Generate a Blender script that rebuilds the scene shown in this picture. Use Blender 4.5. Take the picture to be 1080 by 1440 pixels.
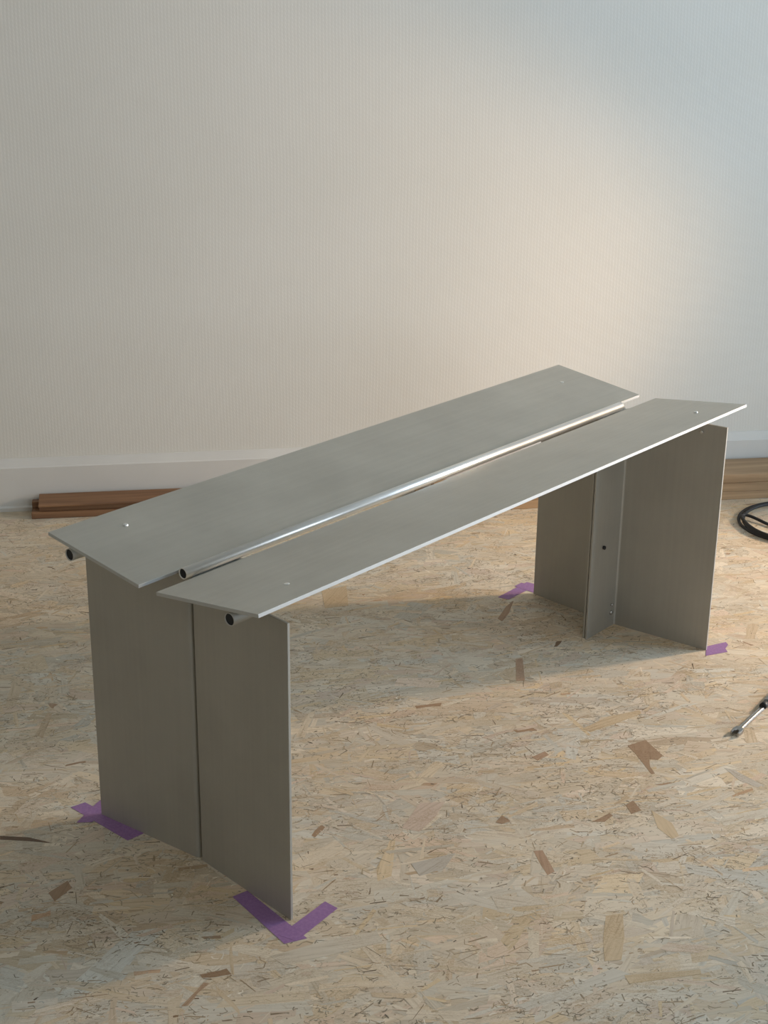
import bpy, bmesh, math, random
import numpy as np
from mathutils import Vector, Matrix

for o in list(bpy.data.objects):
    bpy.data.objects.remove(o, do_unlink=True)
scene = bpy.context.scene
COL = scene.collection
random.seed(4)

# ------------------------------------------------------------------ room frame
# s runs along the back wall (to the right), w is the distance out from it.
def W(s, w, z=0.0):
    return Vector((s, -w, z))
# the bench stands at an angle to the wall: bench frame (x along it, y across) -> room
TH = math.radians(40.3)
BROT = Matrix.Rotation(TH, 3, 'Z')
BORG = Vector((math.sin(TH), math.cos(TH), 0)) * 1.51422
def B(x, y, z=0.0):
    return BROT @ (Vector((x, y, z)) - BORG)

# ------------------------------------------------------------------ camera
cam = bpy.data.cameras.new('camera')
cam_o = bpy.data.objects.new('camera', cam)
COL.objects.link(cam_o)
R3 = [[0.651729665522152, -0.7583622864033566, 0.011622634789816576],
      [0.25717444485330027, 0.23537781736748714, 0.9372612165270229],
      [0.7135192695315109, 0.607851894504238, -0.34843410618770926]]
right, up, fwd = (BROT @ Vector(r) for r in R3)
m = Matrix((right, up, -fwd)).transposed().to_4x4()
m.translation = B(-1.1276, -1.3545, 1.1908)
cam_o.matrix_world = m
cam.sensor_fit = 'VERTICAL'
cam.sensor_height = 36.0
cam.sensor_width = 27.0
cam.lens = 2090.43 / 1440 * 36.0
cam.clip_start = 0.05
scene.camera = cam_o

# ------------------------------------------------------------------ world, exposure
world = bpy.data.worlds.new('world')
scene.world = world
world.use_nodes = True
bg = world.node_tree.nodes['Background']
bg.inputs['Color'].default_value = (0.72, 0.82, 1.0, 1)
bg.inputs['Strength'].default_value = 0.6
scene.view_settings.view_transform = 'Standard'
scene.view_settings.look = 'None'
scene.view_settings.gamma = 1.0
scene.view_settings.use_curve_mapping = False
scene.view_settings.exposure = -0.08

def area_light(name, loc, target, sx, sy, energy, color):
    l = bpy.data.lights.new(name, 'AREA')
    l.shape = 'RECTANGLE'; l.size = sx; l.size_y = sy
    l.energy = energy; l.color = color
    o = bpy.data.objects.new(name, l)
    COL.objects.link(o)
    o.location = loc
    o.rotation_euler = (Vector(target) - Vector(loc)).to_track_quat('-Z', 'Y').to_euler()
    return o

ROOM_S0, ROOM_S1, ROOM_W1, ROOM_H = -2.4, 3.2, 4.7, 2.65
WALL_W = -0.012
# daylight arriving through the two windows
WIN_R = (0.45, 1.95, 0.12, 2.20)     # in right wall: w0, w1, z0, z1
WIN_F = (1.0, 2.9, 0.45, 2.25)      # in front wall: s0, s1, z0, z1
area_light('daylight_right_window', W(ROOM_S1 + 0.22, (WIN_R[0] + WIN_R[1]) / 2, (WIN_R[2] + WIN_R[3]) / 2),
           W(0, (WIN_R[0] + WIN_R[1]) / 2, (WIN_R[2] + WIN_R[3]) / 2), WIN_R[1] - WIN_R[0], WIN_R[3] - WIN_R[2], 98, (0.57, 0.775, 1.0))
area_light('daylight_front_window', W((WIN_F[0] + WIN_F[1]) / 2, ROOM_W1 + 0.22, (WIN_F[2] + WIN_F[3]) / 2),
           W((WIN_F[0] + WIN_F[1]) / 2, 0, (WIN_F[2] + WIN_F[3]) / 2), WIN_F[1] - WIN_F[0], WIN_F[3] - WIN_F[2], 46, (0.80, 0.90, 1.0))

LAMP = dict(s=2.60, w=0.60, z=0.78, energy=142, color=(1.0, 0.71, 0.45))

# ------------------------------------------------------------------ materials
def new_mat(name):
    mt = bpy.data.materials.new(name)
    mt.use_nodes = True
    nt = mt.node_tree
    return mt, nt, nt.nodes['Principled BSDF']

def node(nt, t, **kw):
    n = nt.nodes.new(t)
    for k, v in kw.items():
        setattr(n, k, v)
    return n

def ramp(nt, src, stops):
    r = node(nt, 'ShaderNodeValToRGB')
    el = r.color_ramp.elements
    while len(el) < len(stops):
        el.new(0.5)
    for e, (p, c) in zip(el, stops):
        e.position = p
        e.color = (*c, 1)
    nt.links.new(src, r.inputs[0])
    return r

def math_n(nt, op, a, b=None):
    n = node(nt, 'ShaderNodeMath', operation=op)
    for i, v in enumerate((a, b)):
        if v is None:
            continue
        if isinstance(v, (int, float)):
            n.inputs[i].default_value = v
        else:
            nt.links.new(v, n.inputs[i])
    return n.outputs[0]

def mat_plain(name, col, rough=0.6, metal=0.0, noise=0.06, scale=30.0, bump=0.0):
    mt, nt, b = new_mat(name)
    tc = node(nt, 'ShaderNodeTexCoord')
    nz = node(nt, 'ShaderNodeTexNoise')
    nz.inputs['Scale'].default_value = scale
    nz.inputs['Detail'].default_value = 5
    nt.links.new(tc.outputs['Object'], nz.inputs['Vector'])
    lo = tuple(max(0, c * (1 - noise * 2)) for c in col)
    hi = tuple(min(1, c * (1 + noise * 2)) for c in col)
    r = ramp(nt, nz.outputs['Fac'], [(0.3, lo), (0.7, hi)])
    nt.links.new(r.outputs[0], b.inputs['Base Color'])
    b.inputs['Roughness'].default_value = rough
    b.inputs['Metallic'].default_value = metal
    if bump:
        bp = node(nt, 'ShaderNodeBump')
        bp.inputs['Distance'].default_value = bump
        nt.links.new(nz.outputs['Fac'], bp.inputs['Height'])
        nt.links.new(bp.outputs[0], b.inputs['Normal'])
    return mt

def mat_wallpaper():
    # painted glass-fibre wallpaper: fine woven relief
    mt, nt, b = new_mat('painted_woven_wallpaper')
    tc = node(nt, 'ShaderNodeTexCoord')
    sep = node(nt, 'ShaderNodeSeparateXYZ')
    nt.links.new(tc.outputs['Object'], sep.inputs[0])
    big = node(nt, 'ShaderNodeTexNoise')
    big.inputs['Scale'].default_value = 2.2
    big.inputs['Detail'].default_value = 4
    nt.links.new(tc.outputs['Object'], big.inputs['Vector'])
    wob = math_n(nt, 'MULTIPLY', big.outputs['Fac'], 0.02)
    x = math_n(nt, 'ADD', sep.outputs['X'], wob)
    z = math_n(nt, 'ADD', sep.outputs['Z'], wob)
    px = math_n(nt, 'MULTIPLY', x, 2 * math.pi / 0.0072)
    pz = math_n(nt, 'MULTIPLY', z, 2 * math.pi / 0.0090)
    sx = math_n(nt, 'SINE', px)
    # brick-like shift of alternating rows
    half = math_n(nt, 'MULTIPLY', px, 0.5)
    sh = math_n(nt, 'SINE', half)
    sg = math_n(nt, 'SIGN', sh)
    pz2 = math_n(nt, 'ADD', pz, math_n(nt, 'MULTIPLY', sg, 1.57))
    sz = math_n(nt, 'SINE', pz2)
    hgt = math_n(nt, 'ADD', math_n(nt, 'MULTIPLY', sx, 0.6), math_n(nt, 'MULTIPLY', math_n(nt, 'MULTIPLY', sx, sz), 0.5))
    fine = node(nt, 'ShaderNodeTexNoise')
    fine.inputs['Scale'].default_value = 160
    fine.inputs['Detail'].default_value = 3
    nt.links.new(tc.outputs['Object'], fine.inputs['Vector'])
    hgt = math_n(nt, 'ADD', hgt, math_n(nt, 'MULTIPLY', fine.outputs['Fac'], 0.9))
    bp = node(nt, 'ShaderNodeBump')
    bp.inputs['Strength'].default_value = 0.5
    bp.inputs['Distance'].default_value = 0.00017
    nt.links.new(hgt, bp.inputs['Height'])
    nt.links.new(bp.outputs[0], b.inputs['Normal'])
    r = ramp(nt, big.outputs['Fac'], [(0.3, (0.73, 0.69, 0.61)), (0.7, (0.77, 0.73, 0.655))])
    nt.links.new(r.outputs[0], b.inputs['Base Color'])
    b.inputs['Roughness'].default_value = 0.55
    return mt

def mat_aluminium(name, col, rough, streak_axis, smudge=0.10, aniso=0.0):
    mt, nt, b = new_mat(name)
    tc = node(nt, 'ShaderNodeTexCoord')
    mp = node(nt, 'ShaderNodeMapping')
    sc = [160.0, 160.0, 160.0]
    sc[streak_axis] = 3.0
    mp.inputs['Scale'].default_value = sc
    nt.links.new(tc.outputs['Object'], mp.inputs['Vector'])
    st = node(nt, 'ShaderNodeTexNoise')
    st.inputs['Scale'].default_value = 1.0
    st.inputs['Detail'].default_value = 3
    nt.links.new(mp.outputs[0], st.inputs['Vector'])
    sm = node(nt, 'ShaderNodeTexNoise')
    sm.inputs['Scale'].default_value = 9.0
    sm.inputs['Detail'].default_value = 6
    sm.inputs['Roughness'].default_value = 0.6
    nt.links.new(tc.outputs['Object'], sm.inputs['Vector'])
    mix = math_n(nt, 'ADD', math_n(nt, 'MULTIPLY', st.outputs['Fac'], 0.3), math_n(nt, 'MULTIPLY', sm.outputs['Fac'], 0.7))
    r = ramp(nt, mix, [(0.32, tuple(c * (1 - smudge) for c in col)), (0.68, tuple(min(1, c * (1 + smudge * 0.7)) for c in col))])
    nt.links.new(r.outputs[0], b.inputs['Base Color'])
    b.inputs['Metallic'].default_value = 1.0
    if aniso:
        tg = node(nt, 'ShaderNodeTangent', direction_type='RADIAL', axis='Z')
        nt.links.new(tg.outputs[0], b.inputs['Tangent'])
        b.inputs['Anisotropic'].default_value = aniso
        b.inputs['Anisotropic Rotation'].default_value = 0.25
    rr = math_n(nt, 'ADD', math_n(nt, 'MULTIPLY', mix, 0.16), rough - 0.08)
    nt.links.new(rr, b.inputs['Roughness'])
    bp = node(nt, 'ShaderNodeBump')
    bp.inputs['Strength'].default_value = 0.15
    bp.inputs['Distance'].default_value = 0.0002
    nt.links.new(st.outputs['Fac'], bp.inputs['Height'])
    nt.links.new(bp.outputs[0], b.inputs['Normal'])
    return mt

def mat_strand():
    # one pressed wood strand: own colour per strand, grain along its length (UV)
    mt, nt, b = new_mat('pressed_wood_strand')
    at = node(nt, 'ShaderNodeAttribute', attribute_name='strand_colour')
    uv = node(nt, 'ShaderNodeUVMap', uv_map='grain')
    mp = node(nt, 'ShaderNodeMapping')
    mp.inputs['Scale'].default_value = (14, 260, 1)
    nt.links.new(uv.outputs[0], mp.inputs['Vector'])
    nz = node(nt, 'ShaderNodeTexNoise')
    nz.inputs['Scale'].default_value = 1.0
    nz.inputs['Detail'].default_value = 4
    nz.inputs['Roughness'].default_value = 0.6
    nt.links.new(mp.outputs[0], nz.inputs['Vector'])
    r = ramp(nt, nz.outputs['Fac'], [(0.22, (0.66, 0.60, 0.53)), (0.45, (0.96, 0.95, 0.94)), (0.8, (1.07, 1.07, 1.08))])
    # fine splinters and resin flecks in clusters, across the whole board
    tc = node(nt, 'ShaderNodeTexCoord')
    mp2 = node(nt, 'ShaderNodeMapping')
    mp2.inputs['Scale'].default_value = (70, 190, 1)
    nt.links.new(tc.outputs['Object'], mp2.inputs['Vector'])
    fl_ = node(nt, 'ShaderNodeTexNoise')
    fl_.inputs['Scale'].default_value = 1.0
    fl_.inputs['Detail'].default_value = 4
    fl_.inputs['Roughness'].default_value = 0.7
    fl_.inputs['Distortion'].default_value = 1.8
    nt.links.new(mp2.outputs[0], fl_.inputs['Vector'])
    cl = node(nt, 'ShaderNodeTexNoise')
    cl.inputs['Scale'].default_value = 13
    cl.inputs['Detail'].default_value = 3
    nt.links.new(tc.outputs['Object'], cl.inputs['Vector'])
    ridge = math_n(nt, 'ABSOLUTE', math_n(nt, 'SUBTRACT', fl_.outputs['Fac'], 0.5))
    thr = math_n(nt, 'MULTIPLY', math_n(nt, 'SUBTRACT', cl.outputs['Fac'], 0.40), 0.16)
    line = node(nt, 'ShaderNodeMapRange')
    nt.links.new(math_n(nt, 'DIVIDE', ridge, math_n(nt, 'MAXIMUM', thr, 0.0005)), line.inputs['Value'])
    line.inputs['From Min'].default_value = 0.25
    line.inputs['From Max'].default_value = 1.0
    fr_ = ramp(nt, line.outputs['Result'], [(0.0, (0.74, 0.66, 0.56)), (1.0, (1, 1, 1))])
    mx0 = node(nt, 'ShaderNodeMix', data_type='RGBA', blend_type='MULTIPLY')
    mx0.inputs['Factor'].default_value = 1.0
    nt.links.new(at.outputs['Color'], mx0.inputs['A'])
    nt.links.new(fr_.outputs[0], mx0.inputs['B'])
    mx = node(nt, 'ShaderNodeMix', data_type='RGBA', blend_type='MULTIPLY')
    mx.inputs['Factor'].default_value = 1.0
    nt.links.new(mx0.outputs['Result'], mx.inputs['A'])
    nt.links.new(r.outputs[0], mx.inputs['B'])
    nt.links.new(mx.outputs['Result'], b.inputs['Base Color'])
    b.inputs['Roughness'].default_value = 0.62
    return mt

def mat_wood(name, dark, light, axis_scale=(3, 60, 60), rough=0.55):
    mt, nt, b = new_mat(name)
    tc = node(nt, 'ShaderNodeTexCoord')
    oi = node(nt, 'ShaderNodeObjectInfo')
    va = node(nt, 'ShaderNodeVectorMath', operation='ADD')
    nt.links.new(tc.outputs['Object'], va.inputs[0])
    nt.links.new(oi.outputs['Random'], va.inputs[1])
    mp = node(nt, 'ShaderNodeMapping')
    mp.inputs['Scale'].default_value = axis_scale
    nt.links.new(va.outputs[0], mp.inputs['Vector'])
    nz = node(nt, 'ShaderNodeTexNoise')
    nz.inputs['Scale'].default_value = 1.0
    nz.inputs['Detail'].default_value = 5
    nz.inputs['Distortion'].default_value = 0.6
    nt.links.new(mp.outputs[0], nz.inputs['Vector'])
    r = ramp(nt, nz.outputs['Fac'], [(0.3, dark), (0.7, light)])
    nt.links.new(r.outputs[0], b.inputs['Base Color'])
    b.inputs['Roughness'].default_value = rough
    bp = node(nt, 'ShaderNodeBump')
    bp.inputs['Strength'].default_value = 0.3
    bp.inputs['Distance'].default_value = 0.0006
    nt.links.new(nz.outputs['Fac'], bp.inputs['Height'])
    nt.links.new(bp.outputs[0], b.inputs['Normal'])
    return mt

def mat_tape():
    mt, nt, b = new_mat('purple_masking_tape')
    tc = node(nt, 'ShaderNodeTexCoord')
    nz = node(nt, 'ShaderNodeTexNoise')
    nz.inputs['Scale'].default_value = 220
    nz.inputs['Detail'].default_value = 4
    nt.links.new(tc.outputs['Object'], nz.inputs['Vector'])
    r = ramp(nt, nz.outputs['Fac'], [(0.3, (0.37, 0.19, 0.40)), (0.7, (0.45, 0.25, 0.48))])
    nt.links.new(r.outputs[0], b.inputs['Base Color'])
    b.inputs['Roughness'].default_value = 0.6
    tr = node(nt, 'ShaderNodeBsdfTransparent')
    tr.inputs['Color'].default_value = (0.75, 0.6, 0.85, 1)
    mx = node(nt, 'ShaderNodeMixShader')
    mx.inputs['Fac'].default_value = 0.25
    nt.links.new(b.outputs[0], mx.inputs[1])
    nt.links.new(tr.outputs[0], mx.inputs[2])
    nt.links.new(mx.outputs[0], nt.nodes['Material Output'].inputs['Surface'])
    return mt

def mat_glass():
    mt, nt, b = new_mat('window_glass')
    tr = node(nt, 'ShaderNodeBsdfTransparent')
    gl = node(nt, 'ShaderNodeBsdfGlossy')
    gl.inputs['Roughness'].default_value = 0.02
    fr = node(nt, 'ShaderNodeFresnel')
    fr.inputs['IOR'].default_value = 1.45
    mx = node(nt, 'ShaderNodeMixShader')
    nt.links.new(fr.outputs[0], mx.inputs['Fac'])
    nt.links.new(tr.outputs[0], mx.inputs[1])
    nt.links.new(gl.outputs[0], mx.inputs[2])
    nt.links.new(mx.outputs[0], nt.nodes['Material Output'].inputs['Surface'])
    return mt

M = {
    'wall': mat_wallpaper(),
    'trim': mat_plain('white_gloss_paint', (0.70, 0.665, 0.605), 0.52, noise=0.02, scale=6),
    'ceil': mat_plain('white_ceiling_paint', (0.74, 0.73, 0.70), 0.8, noise=0.02, scale=4),
    'panel': mat_aluminium('brushed_aluminium_panel', (0.575, 0.56, 0.51), 0.54, 0, smudge=0.10),
    'sheet': mat_aluminium('brushed_aluminium_leg', (0.50, 0.48, 0.43), 0.72, 2, smudge=0.09),
    'tube': mat_aluminium('polished_aluminium_tube', (0.88, 0.88, 0.86), 0.36, 0, 0.03),
    'dull_tube': mat_aluminium('dull_aluminium_tube', (0.52, 0.52, 0.50), 0.48, 0, 0.05),
    'cut_edge': mat_aluminium('sawn_aluminium_edge', (0.60, 0.60, 0.58), 0.72, 0, 0.05),
    'steel': mat_aluminium('bright_steel', (0.70, 0.70, 0.70), 0.25, 0, 0.06),
    'tool_steel': mat_aluminium('worn_tool_steel', (0.36, 0.355, 0.34), 0.34, 0, 0.12),
    'bore': mat_plain('dark_tube_bore', (0.012, 0.012, 0.013), 0.7),
    'strand': mat_strand(),
    'board': mat_wood('red_brown_board', (0.15, 0.070, 0.032), (0.30, 0.155, 0.072)),
    'board_lit': mat_wood('lit_brown_board', (0.30, 0.18, 0.088), (0.48, 0.31, 0.168)),  # red-brown boards again, the light on the right stack put into the colour
    'tape': mat_tape(),
    'cable': mat_plain('black_rubber', (0.008, 0.008, 0.009), 0.6, noise=0.1),
    'black': mat_plain('black_powder_coat', (0.02, 0.02, 0.02), 0.5),
    'yellow': mat_plain('yellow_powder_coat', (0.75, 0.45, 0.04), 0.45),
    'glass': mat_glass(),
    'osb': mat_plain('strand_board_core', (0.60, 0.49, 0.35), 0.7, noise=0.06, scale=60),
}

# ------------------------------------------------------------------ mesh helpers
def link(name, me, mat=None, parent=None, smooth=False):
    o = bpy.data.objects.new(name, me)
    COL.objects.link(o)
    if mat is not None and not me.materials:
        me.materials.append(mat)
    if smooth:
        for p in me.polygons:
            p.use_smooth = True
    if parent is not None:
        o.parent = parent
    return o

def mesh_obj(name, verts, faces, mat, parent=None, smooth=False, bevel=0.0):
    me = bpy.data.meshes.new(name)
    me.from_pydata([tuple(v) for v in verts], [], faces)
    bm = bmesh.new(); bm.from_mesh(me)
    bmesh.ops.recalc_face_normals(bm, faces=bm.faces)
    bm.to_mesh(me); bm.free()
    o = link(name, me, mat, parent, smooth)
    if bevel:
        md = o.modifiers.new('edge', 'BEVEL')
        md.width = bevel; md.segments = 2; md.limit_method = 'ANGLE'
    return o

def bm_obj(name, bm, mat, parent=None, smooth=False):
    me = bpy.data.meshes.new(name)
    bmesh.ops.recalc_face_normals(bm, faces=bm.faces)
    bm.to_mesh(me); bm.free()
    return link(name, me, mat, parent, smooth)

def tag(o, label=None, cat=None, group=None, kind=None):
    if label: o['label'] = label
    if cat: o['category'] = cat
    if group: o['group'] = group
    if kind: o['kind'] = kind
    return o

def empty(name, loc, rz=0.0):
    o = bpy.data.objects.new(name, None)
    COL.objects.link(o)
    o.location = loc
    o.rotation_euler = (0, 0, rz)
    o.empty_display_size = 0.1
    return o

def hexa(c8):
    return c8, [(0, 1, 2, 3), (4, 7, 6, 5), (0, 4, 5, 1), (1, 5, 6, 2), (2, 6, 7, 3), (3, 7, 4, 0)]

def box_local(x0, x1, y0, y1, z0, z1):
    return hexa([(x0, y0, z0), (x1, y0, z0), (x1, y1, z0), (x0, y1, z0),
                 (x0, y0, z1), (x1, y0, z1), (x1, y1, z1), (x0, y1, z1)])

def boxes(name, lst, mat, parent=None, bevel=0.0):
    V, F = [], []
    for b in lst:
        v, f = box_local(*b)
        k = len(V)
        V += v
        F += [tuple(i + k for i in q) for q in f]
    return mesh_obj(name, V, F, mat, parent, bevel=bevel)

def room_box(name, lst, mat, parent=None, bevel=0.0):
    # boxes given as s0,s1,w0,w1,z0,z1; the object's axes follow the room (x=s, y=-w)
    o = boxes(name, [(s0, s1, -w1, -w0, z0, z1) for s0, s1, w0, w1, z0, z1 in lst], mat, parent, bevel)
    if parent is None:
        o.location = W(0, 0, 0)
    return o

def extrude_poly(name, pts2, z0, z1, mat, parent=None, bevel=0.0, smooth=False):
    n = len(pts2)
    V = [(x, y, z0) for x, y in pts2] + [(x, y, z1) for x, y in pts2]
    F = [tuple(range(n - 1, -1, -1)), tuple(range(n, 2 * n))]
    F += [(i, (i + 1) % n, n + (i + 1) % n, n + i) for i in range(n)]
    return mesh_obj(name, V, F, mat, parent, bevel=bevel, smooth=smooth)

def tube_mesh(name, p0, p1, r, mat, parent=None, r_in=None, seg=28, cap=True):
    p0, p1 = Vector(p0), Vector(p1)
    d = (p1 - p0).normalized()
    a = d.orthogonal().normalized(); b = d.cross(a)
    V, F = [], []
    def ring(p, rr):
        k = len(V)
        for i in range(seg):
            t = 2 * math.pi * i / seg
            V.append(p + (a * math.cos(t) + b * math.sin(t)) * rr)
        return k
    def join(k0, k1):
        for i in range(seg):
            F.append((k0 + i, k0 + (i + 1) % seg, k1 + (i + 1) % seg, k1 + i))
    o0 = ring(p0, r); o1 = ring(p1, r)
    join(o0, o1)
    if r_in:
        i0 = ring(p0, r_in); i1 = ring(p1, r_in)
        join(i1, i0); join(i0, o0); join(o1, i1)
    else:
        F.append(tuple(o0 + i for i in range(seg))); F.append(tuple(o1 + i for i in range(seg)))
    o = mesh_obj(name, V, F, mat, parent)
    for p in o.data.polygons:
        if len(p.vertices) == 4 and abs(p.normal.dot(d)) < 0.5:
            p.use_smooth = True
    return o

def curve_obj(name, pts, r, mat, parent=None, res=6, cyclic=False):
    cu = bpy.data.curves.new(name, 'CURVE')
    cu.dimensions = '3D'
    sp = cu.splines.new('NURBS')
    sp.points.add(len(pts) - 1)
    for p, q in zip(sp.points, pts):
        p.co = (*q, 1)
    sp.use_endpoint_u = True
    sp.order_u = 4
    cu.bevel_depth = r
    cu.bevel_resolution = 4
    cu.resolution_u = res
    cu.use_fill_caps = True
    tmp = bpy.data.objects.new('tmp', cu)
    COL.objects.link(tmp)
    dg = bpy.context.evaluated_depsgraph_get()
    me = bpy.data.meshes.new_from_object(tmp.evaluated_get(dg))
    me.name = name
    bpy.data.objects.remove(tmp, do_unlink=True)
    bpy.data.curves.remove(cu)
    return link(name, me, mat, parent, smooth=True)

# ------------------------------------------------------------------ room shell
fl = room_box('floor', [(ROOM_S0, ROOM_S1, -0.012, ROOM_W1, -0.02, -0.00005)], M['osb'])
tag(fl, 'pale oriented strand board floor with overlapping wood flakes', kind='structure')
o = room_box('wall_back', [(ROOM_S0, ROOM_S1, WALL_W - 0.1, WALL_W, -0.02, ROOM_H)], M['wall'])
tag(o, 'off-white wall with fine woven wallpaper relief', kind='structure')
o = room_box('wall_left', [(ROOM_S0 - 0.1, ROOM_S0, WALL_W - 0.1, ROOM_W1 + 0.1, -0.02, ROOM_H)], M['wall'])
tag(o, 'plain off-white side wall', kind='structure')
w0, w1, z0, z1 = WIN_R
o = room_box('wall_right', [(ROOM_S1, ROOM_S1 + 0.2, WALL_W - 0.1, w0, -0.02, ROOM_H),
                            (ROOM_S1, ROOM_S1 + 0.2, w1, ROOM_W1 + 0.1, -0.02, ROOM_H),
                            (ROOM_S1, ROOM_S1 + 0.2, w0, w1, -0.02, z0),
                            (ROOM_S1, ROOM_S1 + 0.2, w0, w1, z1, ROOM_H)], M['wall'])
tag(o, 'off-white side wall with window opening', kind='structure')
s0, s1, fz0, fz1 = WIN_F
o = room_box('wall_front', [(ROOM_S0, s0, ROOM_W1, ROOM_W1 + 0.2, -0.02, ROOM_H),
                            (s1, ROOM_S1, ROOM_W1, ROOM_W1 + 0.2, -0.02, ROOM_H),
                            (s0, s1, ROOM_W1, ROOM_W1 + 0.2, -0.02, fz0),
                            (s0, s1, ROOM_W1, ROOM_W1 + 0.2, fz1, ROOM_H)], M['wall'])
tag(o, 'off-white wall with window behind the viewer', kind='structure')
o = room_box('ceiling', [(ROOM_S0 - 0.1, ROOM_S1 + 0.2, WALL_W - 0.1, ROOM_W1 + 0.2, ROOM_H, ROOM_H + 0.1)], M['ceil'])
tag(o, 'plain white ceiling', kind='structure')

# windows (frame, mullion, panes, sill)
def window(name, right):
    if right:
        a0, a1, b0, b1 = WIN_R
        P = lambda u0, u1, d0, d1, c0, c1: (ROOM_S1 + d0, ROOM_S1 + d1, u0, u1, c0, c1)
    else:
        a0, a1, b0, b1 = WIN_F
        P = lambda u0, u1, d0, d1, c0, c1: (u0, u1, ROOM_W1 + d0, ROOM_W1 + d1, c0, c1)
    f = 0.05
    mid = (a0 + a1) / 2
    o = room_box(name, [P(a0, a0 + f, .08, .14, b0, b1), P(a1 - f, a1, .08, .14, b0, b1),
                        P(a0 + f, a1 - f, .08, .14, b0, b0 + f), P(a0 + f, a1 - f, .08, .14, b1 - f, b1)], M['trim'])
    tag(o, 'white framed casement window', kind='structure')
    room_box('mullion', [P(mid - .03, mid + .03, .08, .14, b0 + f, b1 - f)], M['trim'], o)
    room_box('pane', [P(a0 + f, mid - .03, .105, .111, b0 + f, b1 - f)], M['glass'], o)
    room_box('pane', [P(mid + .03, a1 - f, .105, .111, b0 + f, b1 - f)], M['glass'], o)
    room_box('window_sill', [P(a0 - .03, a1 + .03, -.06, .08, b0 - .025, b0)], M['trim'], o)
window('window_1', True)
window('window_2', False)

# baseboard: chamfered top, thin shoe at the floor; profile in (w, z)
def baseboard(name, length_pts, prof):
    (sa, sb) = length_pts
    n = len(prof)
    V = [(sa, -w, z) for w, z in prof] + [(sb, -w, z) for w, z in prof]
    F = [tuple(range(n)), tuple(range(2 * n - 1, n - 1, -1))]
    F += [(i, (i + 1) % n, n + (i + 1) % n, n + i) for i in range(n)]
    o = mesh_obj(name, V, F, M['trim'])
    return tag(o, 'white painted baseboard with chamfered top edge', kind='structure')
baseboard('baseboard_back', (ROOM_S0, ROOM_S1),
          [(WALL_W, 0.0), (0.007, 0.0), (0.007, 0.009), (0.002, 0.012), (0.002, 0.102), (-0.001, 0.105), (-0.009, 0.1215), (WALL_W, 0.1215)])

# ------------------------------------------------------------------ strand board surface
PAL = np.array([
    (0.66, 0.55, 0.41), (0.65, 0.52, 0.355), (0.67, 0.575, 0.45), (0.61, 0.54, 0.43), (0.65, 0.53, 0.41),
    (0.63, 0.48, 0.31), (0.66, 0.50, 0.30), (0.59, 0.555, 0.48), (0.62, 0.58, 0.50), (0.65, 0.49, 0.375),
    (0.60, 0.45, 0.29), (0.69, 0.60, 0.48), (0.54, 0.39, 0.25)])
PALW = np.array([14, 10, 14, 12, 12, 6, 6, 9, 9, 8, 4, 9, 1.2]); PALW = PALW / PALW.sum()

def strand_mesh(name, pos, ang, ln, wd, zz, colr, rng, pts_side=4, jit=0.22, bend=0.0):
    n = len(ang)
    K = pts_side * 2
    u = np.linspace(-1, 1, pts_side)
    uu = np.concatenate([u, u[::-1]])[None, :].repeat(n, 0)
    vv = np.concatenate([-np.ones(pts_side), np.ones(pts_side)])[None, :].repeat(n, 0)
    uj = rng.normal(0, jit * 0.45, (n, K))
    if bend:                                   # both edges of a curled splinter shift together
        uj[:, pts_side:] = uj[:, pts_side - 1::-1]
    uu = uu + np.clip(uj, -0.3, 0.3)
    vv = vv * np.clip(1 + rng.normal(0, jit, (n, K)), 0.35, 1.8)
    skew = rng.normal(0, 0.35 if not bend else 0.0, (n, 1))
    taper = np.clip(rng.normal(0, 0.22, (n, 1)), -0.45, 0.45)
    vv = vv * np.clip(1 + taper * uu, 0.15, 2)
    x = uu * ln[:, None] / 2 + skew * vv * wd[:, None] / 2
    y = vv * wd[:, None] / 2 + (uu * uu - 0.5) * ln[:, None] * np.clip(rng.normal(0, bend, (n, 1)), -0.35, 0.35)
    c, s = np.cos(ang)[:, None], np.sin(ang)[:, None]
    X = pos[:, 0:1] + x * c - y * s
    Y = pos[:, 1:2] + x * s + y * c
    Z = np.repeat(zz[:, None], K, 1)
    co = np.stack([X, Y, Z], -1).reshape(-1, 3).astype(np.float32)
    me = bpy.data.meshes.new(name)
    me.vertices.add(n * K); me.vertices.foreach_set('co', co.ravel())
    me.loops.add(n * K); me.loops.foreach_set('vertex_index', np.arange(n * K, dtype=np.int32))
    me.polygons.add(n)
    me.polygons.foreach_set('loop_start', np.arange(0, n * K, K, dtype=np.int32))
    me.update(calc_edges=True)
    uvl = me.uv_layers.new(name='grain')
    off = rng.uniform(0, 50, (n, 1, 2))
    uv = np.stack([x, y], -1) + off
    uvl.data.foreach_set('uv', uv.reshape(-1).astype(np.float32))
    at = me.attributes.new('strand_colour', 'FLOAT_COLOR', 'FACE')
    at.data.foreach_set('color', np.concatenate([colr, np.ones((n, 1))], 1).astype(np.float32).ravel())
    return me

def scatter(rng, n, s_rng, w_rng):
    # room-local coordinates: x = s, y = -w
    return np.stack([rng.uniform(*s_rng, n), -rng.uniform(*w_rng, n)], 1)

def angles(rng, n, a=0.62, b=0.23):
    k = rng.random(n)
    return np.where(k < a, rng.normal(0.02, 0.26, n), np.where(k < a + b, rng.normal(0, 0.8, n), rng.uniform(0, math.pi, n)))

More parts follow.
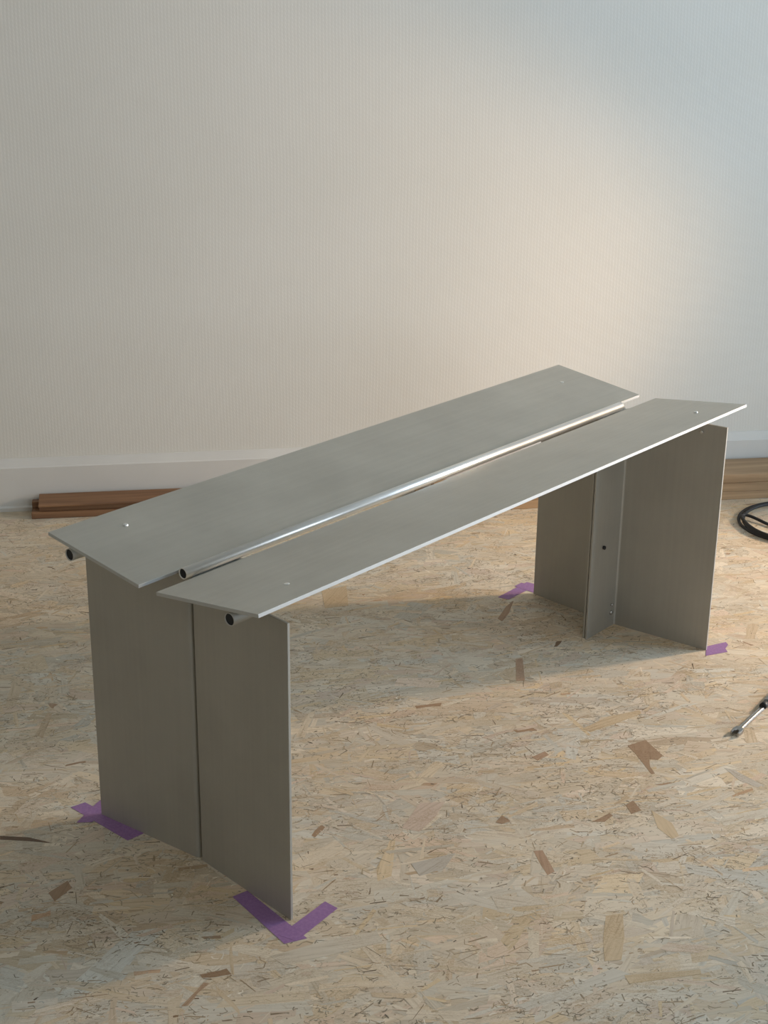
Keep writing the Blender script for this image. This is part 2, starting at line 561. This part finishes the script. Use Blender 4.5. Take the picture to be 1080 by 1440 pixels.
rng = np.random.default_rng(11)
S_R, W_R = (-1.7, 2.5), (0.06, 3.3)
ZT = 0.00022
parts = []
def smooth_field(pos, cell, seed):
    # smooth random field, stretched along the strands
    g_ = np.random.default_rng(seed).random((96, 96))
    x = (pos[:, 0] + 3) / (cell * 2.0); y = (pos[:, 1] + 6) / cell
    i, j = np.floor(x).astype(int), np.floor(y).astype(int)
    fx, fy = x - i, y - j
    fx = fx * fx * (3 - 2 * fx); fy = fy * fy * (3 - 2 * fy)
    G = lambda a, b: g_[a % 96, b % 96]
    return (G(i, j) * (1 - fx) + G(i + 1, j) * fx) * (1 - fy) + (G(i, j + 1) * (1 - fx) + G(i + 1, j + 1) * fx) * fy
def patch_colour(pos):
    a = 0.6 * smooth_field(pos, 0.10, 1) + 0.4 * smooth_field(pos, 0.04, 2)
    b = 0.6 * smooth_field(pos, 0.09, 3) + 0.4 * smooth_field(pos, 0.05, 4)
    v = 0.5 * smooth_field(pos, 0.12, 5) + 0.5 * smooth_field(pos, 0.03, 6)
    a = np.clip((a - 0.5) * 2.2 + 0.5, 0, 1)[:, None]; b = np.clip((b - 0.5) * 2.0 + 0.4, 0, 1)[:, None]
    grey = np.array((0.61, 0.565, 0.485)); tan = np.array((0.66, 0.545, 0.405)); ochre = np.array((0.65, 0.48, 0.30))
    c = grey * (1 - a) + tan * a
    c = c * (1 - 0.85 * b * a) + ochre * (0.85 * b * a)
    return c * (0.92 + 0.16 * v[:, None])
def layer(n, lmean, lsd, wmean, wsd, z_lo, z_hi, mixp=0.55, dark=None, **kw):
    pos = scatter(rng, n, S_R, W_R)
    ln = np.clip(rng.normal(lmean, lsd, n), 0.006, 0.2)
    wd = np.clip(rng.normal(wmean, wsd, n), 0.0008, 0.05)
    zz = rng.uniform(z_lo, z_hi, n)
    if dark is None:
        c = patch_colour(pos) * (1 - mixp) + PAL[rng.choice(len(PAL), n, p=PALW)] * mixp
        c = c * (1 + rng.normal(0, 0.06, (n, 1)))
    else:
        c = np.array(dark)[rng.integers(0, len(dark), n)] * (1 + rng.normal(0, 0.2, (n, 1)))
    c = np.clip(c * np.array((1.06, 1.05, 1.01)), 0.01, 0.9)
    me = strand_mesh('strands', pos, angles(rng, n), ln, wd, zz, c, rng, **kw)
    parts.append(me)
layer(12000, 0.115, 0.03, 0.042, 0.008, 0.0, 0.12 * ZT, mixp=0.3)
layer(13000, 0.095, 0.035, 0.024, 0.011, 0.1 * ZT, 0.6 * ZT)
layer(11000, 0.065, 0.03, 0.012, 0.006, 0.25 * ZT, 0.8 * ZT)
layer(15000, 0.035, 0.018, 0.004, 0.0025, 0.4 * ZT, 0.95 * ZT, mixp=0.75)
layer(7000, 0.018, 0.010, 0.0014, 0.0005, 0.5 * ZT, ZT, dark=[(0.26, 0.19, 0.12), (0.36, 0.26, 0.16), (0.43, 0.32, 0.21)])
layer(900, 0.006, 0.003, 0.0017, 0.0006, 0.7 * ZT, ZT, dark=[(0.12, 0.085, 0.055), (0.22, 0.14, 0.08), (0.32, 0.20, 0.11)])
layer(420, 0.026, 0.012, 0.006, 0.003, 0.7 * ZT, ZT, dark=[(0.42, 0.27, 0.16), (0.50, 0.36, 0.23), (0.46, 0.31, 0.2)])
# short curled splinters and resin flecks, crowding in patches
def flecks(n, keep_lo, lmean, wmean, cols, seed):
    global parts
    pos = scatter(rng, n, (-0.75, 2.0), (0.06, 2.5))
    d = 0.55 * smooth_field(pos, 0.07, seed) + 0.45 * smooth_field(pos, 0.028, seed + 1)
    pos = pos[rng.random(n) < np.clip((d - keep_lo) * 3.2, 0.06, 1)]
    n = len(pos)
    c = np.array(cols)[rng.integers(0, len(cols), n)] * (1 + rng.normal(0, 0.16, (n, 1)))
    parts.append(strand_mesh('strands', pos, angles(rng, n, 0.30, 0.40), np.clip(rng.normal(lmean, lmean * 0.45, n), 0.0015, 0.03),
                             np.clip(rng.normal(wmean, wmean * 0.35, n), 0.0004, 0.004), rng.uniform(0.6 * ZT, ZT, n), np.clip(c, 0.02, 0.9), rng,
                             pts_side=3, jit=0.3, bend=0.22))
flecks(120000, 0.40, 0.0056, 0.0011, [(0.36, 0.30, 0.21), (0.43, 0.35, 0.25), (0.30, 0.25, 0.17), (0.47, 0.36, 0.24)], 21)
flecks(22000, 0.38, 0.0110, 0.0012, [(0.44, 0.34, 0.22), (0.50, 0.37, 0.23), (0.36, 0.28, 0.18)], 31)
flecks(16000, 0.40, 0.0090, 0.0016, [(0.69, 0.62, 0.50), (0.67, 0.58, 0.45)], 41)
bm = bmesh.new()
# lay the strands one on another: each lies a hair above everything it covers
STEP = 0.000004
def stack_levels(co, starts, tot):
    global ZMAX
    x0 = np.minimum.reduceat(co[:, 0], starts); x1 = np.maximum.reduceat(co[:, 0], starts)
    y0 = np.minimum.reduceat(co[:, 1], starts); y1 = np.maximum.reduceat(co[:, 1], starts)
    cell = 0.006
    ox, oy = x0.min(), y0.min()
    i0 = ((x0 - ox) / cell).astype(int); i1 = ((x1 - ox) / cell).astype(int) + 1
    j0 = ((y0 - oy) / cell).astype(int); j1 = ((y1 - oy) / cell).astype(int) + 1
    top = np.zeros((i1.max() + 1, j1.max() + 1), np.int32)
    lev = np.zeros(len(starts), np.int32)
    for k in np.argsort(co[starts, 2], kind='stable'):
        a = top[i0[k]:i1[k], j0[k]:j1[k]]
        v = a.max() + 1
        a[:] = v
        lev[k] = v
    cnt = np.diff(np.append(starts, tot))
    co[:, 2] = np.repeat(lev, cnt) * STEP
    ZMAX = float(lev.max() * STEP)
    return co
# join the layers into one surface
def join_meshes(name, mats, meshes):
    tot = sum(len(m_.vertices) for m_ in meshes)
    objs = []
    co = []; col = []; uv = []; starts = []; k = 0
    for m_ in meshes:
        nv = len(m_.vertices)
        a = np.empty(nv * 3, np.float32); m_.vertices.foreach_get('co', a); co.append(a)
        b = np.empty(len(m_.polygons) * 4, np.float32); m_.attributes['strand_colour'].data.foreach_get('color', b); col.append(b)
        c = np.empty(nv * 2, np.float32); m_.uv_layers['grain'].data.foreach_get('uv', c); uv.append(c)
        d = np.empty(len(m_.polygons), np.int32); m_.polygons.foreach_get('loop_start', d); starts.append(d + k)
        k += nv
    CO = stack_levels(np.concatenate(co).reshape(-1, 3), np.concatenate(starts), tot)
    me = bpy.data.meshes.new(name)
    me.vertices.add(tot); me.vertices.foreach_set('co', CO.ravel())
    me.loops.add(tot); me.loops.foreach_set('vertex_index', np.arange(tot, dtype=np.int32))
    st = np.concatenate(starts)
    me.polygons.add(len(st)); me.polygons.foreach_set('loop_start', st)
    me.update(calc_edges=True)
    me.uv_layers.new(name='grain').data.foreach_set('uv', np.concatenate(uv))
    me.attributes.new('strand_colour', 'FLOAT_COLOR', 'FACE').data.foreach_set('color', np.concatenate(col))
    for m_ in meshes:
        bpy.data.meshes.remove(m_)
    me.materials.append(mats)
    return me
bm.free()
st = bpy.data.objects.new('strand_surface', join_meshes('strand_surface', M['strand'], parts))
COL.objects.link(st); st.parent = fl
tag(st, 'countless small overlapping wood flakes pressed flat', kind='stuff')

# the large strands one can pick out in the photograph, world x, y outlines
BIG = [
('brown', [(0.7517,-0.2777),(0.7880,-0.2902),(0.7621,-0.3376),(0.7450,-0.3387),(0.7378,-0.3273),(0.7192,-0.3399),(0.7053,-0.3573),(0.6997,-0.3542),(0.7182,-0.3288),(0.7383,-0.3007)]),
('red', [(0.4010,-0.3402),(0.4113,-0.3490),(0.3788,-0.3922),(0.3651,-0.3897),(0.3799,-0.3673)]),
('ochre', [(0.3395,-0.5016),(0.3587,-0.5161),(0.3163,-0.5449),(0.2735,-0.5675),(0.2566,-0.5527),(0.2953,-0.5257)]),
('brown', [(0.5220,-0.3609),(0.5588,-0.3671),(0.5573,-0.3742),(0.5339,-0.3743)]),
('grey', [(0.7935,-0.4297),(0.7981,-0.4446),(0.7867,-0.4996),(0.7745,-0.4987),(0.7746,-0.4671)]),
('red', [(0.8896,0.0452),(0.9007,0.0373),(0.8311,-0.0174),(0.8187,-0.0078)]),
('brown', [(-0.1199,0.0927),(-0.0851,0.0959),(-0.0917,0.0783),(-0.1263,0.0706)]),
('pale', [(-0.0178,-0.2281),(0.0497,-0.2579),(0.1114,-0.2957),(0.0993,-0.3160),(0.0394,-0.2860),(-0.0191,-0.2545)]),
('ochre', [(0.8808,0.5190),(0.9332,0.4990),(0.8625,0.4296),(0.8216,0.4545)]),
('ochre', [(0.7518,-0.1925),(0.8152,-0.2004),(0.8711,-0.2286),(0.8617,-0.2371),(0.7938,-0.2211),(0.7495,-0.2080)]),
('red', [(0.6182,-0.1837),(0.6469,-0.1884),(0.6421,-0.2001),(0.6151,-0.1969)]),
('ochre', [(0.2492,-0.5869),(0.3227,-0.6530),(0.3158,-0.6579),(0.2391,-0.6005)]),
('pale', [(0.6389,-0.4449),(0.7405,-0.4732),(0.7340,-0.4815),(0.6408,-0.4619)]),
('ochre', [(0.6076,-0.4098),(0.5973,-0.4511),(0.5741,-0.4765),(0.5606,-0.4726),(0.5715,-0.4424)]),
('pale', [(0.2735,-0.3597),(0.3158,-0.4123),(0.3088,-0.4288),(0.2565,-0.3843)]),
('brown', [(0.4252,-0.2553),(0.4472,-0.2508),(0.4430,-0.2695),(0.4284,-0.2646)]),
('grey', [(0.2602,-0.2302),(0.3224,-0.2601),(0.2819,-0.2729),(0.2454,-0.2578)]),
('pink', [(0.3213,-0.1618),(0.3915,-0.1378),(0.4197,-0.1633),(0.3764,-0.1802),(0.3313,-0.1872)]),
('brown', [(0.5940,-0.3736),(0.6133,-0.3740),(0.5976,-0.3986),(0.5791,-0.3927)]),
('dark', [(-0.0799,0.2573),(-0.0551,0.2238),(-0.0411,0.1861),(-0.0607,0.2163),(-0.0855,0.2496)]),
('brown', [(1.0110,0.1754),(1.0684,0.1972),(1.1004,0.2031),(1.0474,0.1749),(1.0059,0.1614)]),
]
BIGC = {'brown': (0.38, 0.25, 0.15), 'red': (0.46, 0.30, 0.19), 'ochre': (0.62, 0.475, 0.30), 'grey': (0.55, 0.485, 0.395),
        'pale': (0.66, 0.57, 0.44), 'pink': (0.645, 0.50, 0.385), 'dark': (0.16, 0.10, 0.06)}
for k, (tone, pts) in enumerate(BIG):
    L = [B(*p) for p in pts]
    n = len(L)
    z = ZMAX + 0.00001 + 0.000006 * k
    # longest direction carries the grain
    best = max(((L[i] - L[j]) for i in range(n) for j in range(i)), key=lambda v: v.length)
    a = math.atan2(best.y, best.x)
    V = [(v.x, v.y, z) for v in L] + [(v.x, v.y, 0.0) for v in L]
    F = [tuple(range(n))] + [(i, n + i, n + (i + 1) % n, (i + 1) % n) for i in range(n)]
    o = mesh_obj('wood_strand', V, F, M['strand'], fl)
    me = o.data
    uvl = me.uv_layers.new(name='grain')
    for lp in me.loops:
        v = me.vertices[lp.vertex_index].co
        uvl.data[lp.index].uv = (v.x * math.cos(a) + v.y * math.sin(a) + k, -v.x * math.sin(a) + v.y * math.cos(a) + 2 * k)
    at = me.attributes.new('strand_colour', 'FLOAT_COLOR', 'FACE')
    for q in at.data:
        q.color = (*BIGC[tone], 1)
    o['label'] = {'brown': 'dark brown wood flake', 'red': 'reddish brown wood flake', 'ochre': 'ochre wood flake', 'grey': 'greyish wood flake',
                  'pale': 'pale wood flake', 'pink': 'pinkish wood flake', 'dark': 'dark sliver of wood'}[tone]

FLOOR_Z = ZMAX + 0.0002

# ------------------------------------------------------------------ the bench
LEN, GAP, ZI, YO, ZO = 1.2112, 0.0167, 0.4374, 0.2001, 0.4621
X0, X1, WLL, WLR, D0, D1, WEB, HL = 0.0717, 1.1397, 0.1938, 0.1954, 0.0178, 0.0160, 0.0939, 0.43
TK = 0.005
bench = empty('bench', B(0.6056, 0, FLOOR_Z), TH)
tag(bench, 'brushed aluminium bench with two slanted seat panels and bent sheet legs', 'bench')
BX = 0.6056
def bl(x, y, z):            # bench-local
    return (x - BX, y, z - FLOOR_Z)

def seat_panel(sgn):
    tilt = math.atan2(ZO - ZI, YO - GAP)
    ny, nz = -math.sin(tilt) * sgn, math.cos(tilt)
    V = []
    for x in (0, LEN):
        for (y, z) in ((GAP, ZI), (YO, ZO)):
            V.append((x, sgn * y, z))
        for (y, z) in ((YO, ZO), (GAP, ZI)):
            V.append((x, sgn * y - ny * TK, z - nz * TK))
    V = [bl(*v) for v in V]
    F = [(0, 1, 2, 3), (4, 7, 6, 5), (0, 4, 5, 1), (1, 5, 6, 2), (2, 6, 7, 3), (3, 7, 4, 0)]
    o = mesh_obj('seat_panel', V, F, M['panel'], bench, bevel=0.0004)
    o.data.materials.append(M['cut_edge'])
    for p in o.data.polygons:
        if abs(p.normal.z) < 0.7:
            p.material_index = 1
    return o, tilt
pl_l, TILT = seat_panel(1)
pl_r, _ = seat_panel(-1)
def top_z(y):
    return ZI + (abs(y) - GAP) * math.tan(TILT)
def screw(parent, x, y, proud=0.0012, r=0.0037):
    sgn = 1 if y > 0 else -1
    nrm = Vector((0, -math.sin(TILT) * sgn, math.cos(TILT)))
    p = Vector(bl(x, y, top_z(y)))
    a = Vector((1, 0, 0)); b = nrm.cross(a)
    V, F = [], []
    seg = 16
    prof = [(r, -0.0005), (r, proud * 0.35), (r * 0.88, proud * 0.7), (r * 0.6, proud * 0.95), (r * 0.25, proud)]
    for rr, h in prof:
        for i in range(seg):
            t = 2 * math.pi * i / seg
            V.append(p + nrm * h + (a * math.cos(t) + b * math.sin(t)) * rr)
    for j in range(len(prof) - 1):
        for i in range(seg):
            F.append((j * seg + i, j * seg + (i + 1) % seg, (j + 1) * seg + (i + 1) % seg, (j + 1) * seg + i))
    F.append(tuple((len(prof) - 1) * seg + i for i in range(seg)))
    F.append(tuple(range(seg - 1, -1, -1)))
    mesh_obj('screw', V, F, M['tube'], parent)
screw(pl_l, 0.097, 0.156, 0.0022); screw(pl_l, 1.135, 0.140, 0.0008)
screw(pl_r, 0.100, -0.150, 0.0008); screw(pl_r, 1.125, -0.148, 0.0022)

def offset_path(pts, th):
    # closed outline of a bent sheet along a plan polyline
    n = len(pts)
    P = [Vector((p[0], p[1])) for p in pts]
    L, Rr = [], []
    for i in range(n):
        if i == 0: d = (P[1] - P[0]).normalized()
        elif i == n - 1: d = (P[-1] - P[-2]).normalized()
        else: d = ((P[i] - P[i - 1]).normalized() + (P[i + 1] - P[i]).normalized()).normalized()
        nn = Vector((-d.y, d.x))
        L.append(P[i] + nn * th / 2); Rr.append(P[i] - nn * th / 2)
    return [(v.x, v.y) for v in L + Rr[::-1]]

def leg_sheet(outer, corner, web_end, h, ths=0.0040, rad=0.006):
    O, Cn, We = Vector(outer), Vector(corner), Vector(web_end)
    d1 = (O - Cn).normalized(); d2 = (We - Cn).normalized()
    ang = d1.angle(d2)
    tl = rad / math.tan(ang / 2)
    a = Cn + d1 * tl; b = Cn + d2 * tl
    cen = Cn + (d1 + d2).normalized() * (rad / math.sin(ang / 2))
    pts = [O, a]
    va, vb = a - cen, b - cen
    aa, ab = math.atan2(va.y, va.x), math.atan2(vb.y, vb.x)
    da = (ab - aa + math.pi) % (2 * math.pi) - math.pi
    for i in range(1, 7):
        t = aa + da * i / 7.0
        pts.append(cen + Vector((math.cos(t), math.sin(t))) * rad)
    pts += [b, We]
    out = offset_path([(p.x, p.y) for p in pts], ths)
    out = [(x - BX, y) for x, y in out]
    return extrude_poly('leg_sheet', out, 0.0002 - FLOOR_Z, h, M['sheet'], bench, bevel=0.0005)

hh = HL - FLOOR_Z
g = 0.0026       # half distance of the two web centre planes
n_l = leg_sheet((X0 - D0 + .002, WLL), (X0 + .002, g + .0004), (X0 + WEB, g + .0004), hh)
n_r = leg_sheet((X0 - D0 + .002, -WLR), (X0 + .002, -g - .0004), (X0 + WEB, -g - .0004), hh)
f_l = leg_sheet((X1 + D1 + .002, WLL), (X1 + .002, g + .0006), (X1 - WEB + .002, g + .0006), hh)
f_r = leg_sheet((X1 + D1 + .002, -WLR), (X1 + .002, -g - .0006), (X1 - WEB, -g - .0006), hh)

def bolt(parent, x, y, z, axis=-1, r=0.0045, dark=False):
    p0 = Vector(bl(x, y, z)); p1 = p0 + Vector((0, axis * 0.004, 0))
    o = tube_mesh('bolt', p0, p1, r, M['bore'] if dark else M['steel'], parent, seg=6 if not dark else 14)
    return o
for zz in (0.155, 0.36):
    bolt(f_r, X1 - WEB + 0.038, -g - .0006 - .0018, zz + 0.02, dark=True, r=0.0036)
    bolt(n_r, X0 + WEB - 0.038, -g - .0004 - .0018, zz + 0.02, dark=True, r=0.0036)
bolt(f_r, X1 - 0.014, -g - .0006 - .0018, 0.030); bolt(f_r, X1 - 0.014, -g - .0006 - .0018, 0.046, r=0.003)
bolt(n_r, X0 + 0.014, -g - .0004 - .0018, 0.030)
# tiny screw near the top of the far right flange, facing the room
yy = -0.150
o = tube_mesh('bolt', bl(X1 + D1 * 0.77 + .0005, yy, 0.414), bl(X1 + D1 * 0.77 - .0035, yy, 0.414), 0.0026, M['steel'], f_r, seg=12)

def bench_tube(y, zc, xa, xb, r, mat):
    o = tube_mesh('tube', bl(xa, y, zc), bl(xb, y, zc), r, mat, bench, r_in=r - 0.0009, seg=32)
    # dark plug a little way inside each open end
    tube_mesh('plug', bl(xa + 0.0012, y, zc), bl(xb - 0.0012, y, zc), r - 0.0010, M['bore'], o, seg=24)
    return o
bench_tube(0.161, HL + 0.0087, 0.003, LEN - 0.003, 0.0086, M['dull_tube'])
bench_tube(-0.148, HL + 0.0087, 0.002, LEN - 0.003, 0.0086, M['dull_tube'])
bench_tube(0.0020, HL + 0.0079, 0.062, 1.121, 0.0077, M['tube'])

# ------------------------------------------------------------------ purple tape markings (world x, y corners)
TAPES = [
    ('purple tape strip along the foot of the left sheet, nearest leg', [(0.036, 0.243), (0.059, 0.238), (0.062, 0.108), (0.034, 0.111)], 0),
    ('short purple tape strip crossing another at the near leg, left corner', [(0.015, 0.203), (0.031, 0.187), (0.098, 0.208), (0.098, 0.231), (0.068, 0.223)], 1),
    ('purple tape strip along the foot of the right sheet, nearest leg', [(0.039, -0.100), (0.062, -0.105), (0.040, -0.238), (0.012, -0.224)], 0),
    ('purple tape strip pointing right from the near leg, right corner', [(0.020, -0.207), (0.114, -0.201), (0.114, -0.224), (0.026, -0.232)], 1),
    ('small purple tape strip at left corner of the far leg, half in shadow', [(1.098, 0.213), (1.093, 0.236), (1.195, 0.238), (1.198, 0.213)], 0),
    ('purple tape strip behind the left sheet of the far leg', [(1.160, 0.244), (1.185, 0.244), (1.182, 0.115), (1.158, 0.115)], 1),
    ('small bright purple tape strip at right corner of the far leg', [(1.134, -0.207), (1.170, -0.188), (1.212, -0.206), (1.204, -0.215), (1.186, -0.219), (1.176, -0.229)], 0),
]
for lab, pts, lev in TAPES:
    pts = [B(*p)[:2] for p in pts]
    cx = sum(p[0] for p in pts) / len(pts); cy = sum(p[1] for p in pts) / len(pts)
    zb = FLOOR_Z + 0.00002 + 0.00016 * lev
    o = extrude_poly('tape_strip', [(x - cx, y - cy) for x, y in pts], 0, 0.00013, M['tape'])
    o.location = (cx, cy, zb)
    tag(o, lab, 'tape', 'purple tape strips around the bench feet')

# ------------------------------------------------------------------ boards along the wall
def board(s0, s1, w0, w1, z0, z1, lab, group, mat, tiltz=0.0, yaw=0.0):
    """a loose plank; tiltz raises its wall side"""
    ls, lw, t = s1 - s0, w1 - w0, z1 - z0
    o = boxes('wood_board', [(-ls / 2, ls / 2, -lw / 2, lw / 2, 0, t)], mat, bevel=0.0009)
    o.location = W((s0 + s1) / 2, (w0 + w1) / 2, z0 + tiltz / 2)
    o.rotation_mode = 'XYZ'
    o.rotation_euler = (math.atan2(tiltz, lw), 0, yaw)
    tag(o, lab, 'board', group)
    return o
GL = 'red-brown boards stacked by the baseboard'
board(-0.262, 0.46, 0.013, 0.063, FLOOR_Z, 0.0155, 'lowest red-brown board of the stack at the left baseboard', GL, M['board'])
board(-0.262, 0.44, 0.011, 0.030, 0.0157, 0.0300, 'narrow red-brown batten at the back of the left stack', GL, M['board'])
board(-0.245, 0.48, 0.032, 0.055, 0.0157, 0.0258, 'thin dark red-brown board inside the left stack', GL, M['board'])
board(-0.246, 0.50, 0.010, 0.064, 0.0275, 0.0315, 'topmost red-brown board of the left stack, tilted to the wall', GL, M['board'], tiltz=0.011)
GR = 'lit-toned brown boards stacked behind the bench'
board(0.62, 1.78, 0.018, 0.137, FLOOR_Z, 0.0205, 'lowest lit-toned brown board of the stack behind the far leg', GR, M['board_lit'])
board(0.66, 1.80, 0.019, 0.136, 0.0207, 0.0405, 'middle lit-toned brown board of the stack behind the far leg', GR, M['board_lit'])
board(0.98, 1.77, 0.017, 0.131, 0.0407, 0.0610, 'topmost lit-toned brown board of the stack behind the far leg', GR, M['board_lit'])

# ------------------------------------------------------------------ black cable coil
cc = Vector((1.882, -0.030)); RC = 0.134
pts = []
loops = 2.19
for i in range(int(loops * 28) + 1):
    t = i / 28.0
    a = math.radians(200) - t * 2 * math.pi
    k = min(max(t - 0.75, 0.0) / 0.5, 1.0)          # eases from the outer to the inner loop
    r = RC + 0.004 - 0.009 * k + 0.002 * math.sin(3.1 * a)
    px_, py_ = cc.x - 0.006 * k, cc.y - 0.004 * k
    pts.append((px_ + r * math.cos(a), py_ + r * math.sin(a), 0.0043 + 0.0036 * t))
# tail crossing the coil as a chord
chord = [Vector((1.815, 0.088, 0.0122)), Vector((1.836, 0.083, 0.0118)), Vector((1.833, 0.050, 0.0075)), Vector((1.822, 0.015, 0.0050)), Vector((1.812, -0.04, 0.0048)), Vector((1.805, -0.10, 0.0095)), Vector((1.803, -0.16, 0.0150)), Vector((1.81, -0.24, 0.0043)), Vector((1.84, -0.34, 0.0043))]
o = curve_obj('cable', [tuple(B(*c)) for c in pts + [tuple(c) for c in chord]], 0.0036, M['cable'], res=5)
tag(o, 'thin black cable coiled in loops on the floor beside the far leg', 'cable')

# ------------------------------------------------------------------ steel hand tool on the floor
tool = empty('hand_tool', B(0.905, -0.392, FLOOR_Z + 0.0005), TH + math.atan2(0.010, 0.132))
tag(tool, 'slim shiny steel hand tool with forked tip lying on the floor', 'tool')
V, F = [], []
# shank: slightly waisted bar with a raised rib profile (y, z)
xs = [0.010, 0.022, 0.05, 0.085, 0.12, 0.165]
prof = [(-0.0042, 0.0006), (-0.0050, 0.0028), (-0.0036, 0.0058), (-0.0016, 0.0066), (0.0012, 0.0060), (0.0036, 0.0066), (0.0050, 0.0028), (0.0042, 0.0006)]
sc = [1.0, 0.85, 0.78, 0.82, 0.95, 1.1]
for x, k in zip(xs, sc):
    for y, z in prof:
        V.append((x, y * k, z))
n = len(prof)
for j in range(len(xs) - 1):
    for i in range(n):
        F.append((j * n + i, j * n + (i + 1) % n, (j + 1) * n + (i + 1) % n, (j + 1) * n + i))
F.append(tuple(range(n))); F.append(tuple((len(xs) - 1) * n + i for i in range(n)))
mesh_obj('shank', V, F, M['tool_steel'], tool, bevel=0.0004)
fork = [(0.014, -0.0065), (0.004, -0.0085), (-0.008, -0.0075), (-0.0095, -0.0045), (-0.001, -0.0040), (0.003, 0.0),
        (-0.001, 0.0040), (-0.0095, 0.0045), (-0.008, 0.0075), (0.004, 0.0085), (0.014, 0.0065)]
extrude_poly('jaw', fork, 0.0004, 0.0072, M['tool_steel'], tool, bevel=0.0006)
tube_mesh('pivot_pin', (0.125, 0.0, 0.0003), (0.125, 0.0, 0.0092), 0.0058, M['black'], tool, seg=18)
tube_mesh('collar', (0.106, 0, 0.0062), (0.118, 0, 0.0062), 0.0060, M['black'], tool, seg=18)
extrude_poly('handle', [(0.126, -0.007), (0.19, -0.009), (0.26, -0.008), (0.27, 0.0), (0.26, 0.008), (0.19, 0.009), (0.126, 0.007)], 0.0004, 0.009, M['tool_steel'], tool, bevel=0.0015)

# ------------------------------------------------------------------ warm work light standing to the right, outside the picture
lp = W(LAMP['s'], LAMP['w'], 0)
aim = W(0.60, 0.76, 0.46)
hd = Vector((lp.x, lp.y, LAMP['z']))
dirv = (aim - hd).normalized()
yaw = math.atan2(dirv.y, dirv.x)
wl = empty('work_light', (lp.x, lp.y, FLOOR_Z), yaw)
tag(wl, 'yellow work light on a black tripod stand near the right wall', 'lamp')
pit = math.asin(-dirv.z)
def loc(v):
    # local frame of the lamp head: x forward with pitch
    x, y, z = v
    return (x * math.cos(pit) + z * math.sin(pit) - 0.0, y, LAMP['z'] - FLOOR_Z - x * math.sin(pit) + z * math.cos(pit))
hv, hf = box_local(-0.10, -0.01, -0.09, 0.09, -0.07, 0.07)
mesh_obj('housing', [loc(v) for v in hv], hf, M['yellow'], wl, bevel=0.006)
fv, ff = [], []
for (x0, x1, y0, y1, za, zb) in ((-.01, .012, -.10, .10, .062, .08), (-.01, .012, -.10, .10, -.08, -.062), (-.01, .012, -.10, -.082, -.062, .062), (-.01, .012, .082, .10, -.062, .062)):
    v, f = box_local(x0, x1, y0, y1, za, zb); k = len(fv); fv += [loc(q) for q in v]; ff += [tuple(i + k for i in q) for q in f]
mesh_obj('bezel', fv, ff, M['black'], wl)
tube_mesh('pole', (-0.055, 0, 0.12), (-0.055, 0, LAMP['z'] - 0.085), 0.012, M['black'], wl, seg=16)
for k in range(3):
    a = math.pi + k * 2 * math.pi / 3
    tube_mesh('leg', (-0.055, 0, 0.22), (-0.055 + 0.22 * math.cos(a), 0.22 * math.sin(a), 0.008), 0.008, M['black'], wl, seg=10)
sp = bpy.data.lights.new('work_light_beam', 'SPOT')
sp.energy = LAMP['energy']; sp.color = LAMP['color']
sp.spot_size = math.radians(64); sp.spot_blend = 0.42
sp.shadow_soft_size = 0.08
so = bpy.data.objects.new('work_light_beam', sp)
COL.objects.link(so)
so.parent = wl
so.location = loc((0.02, 0, 0))
q = Vector((math.cos(pit), 0, -math.sin(pit))).to_track_quat('-Z', 'Y')
so.rotation_euler = q.to_euler()
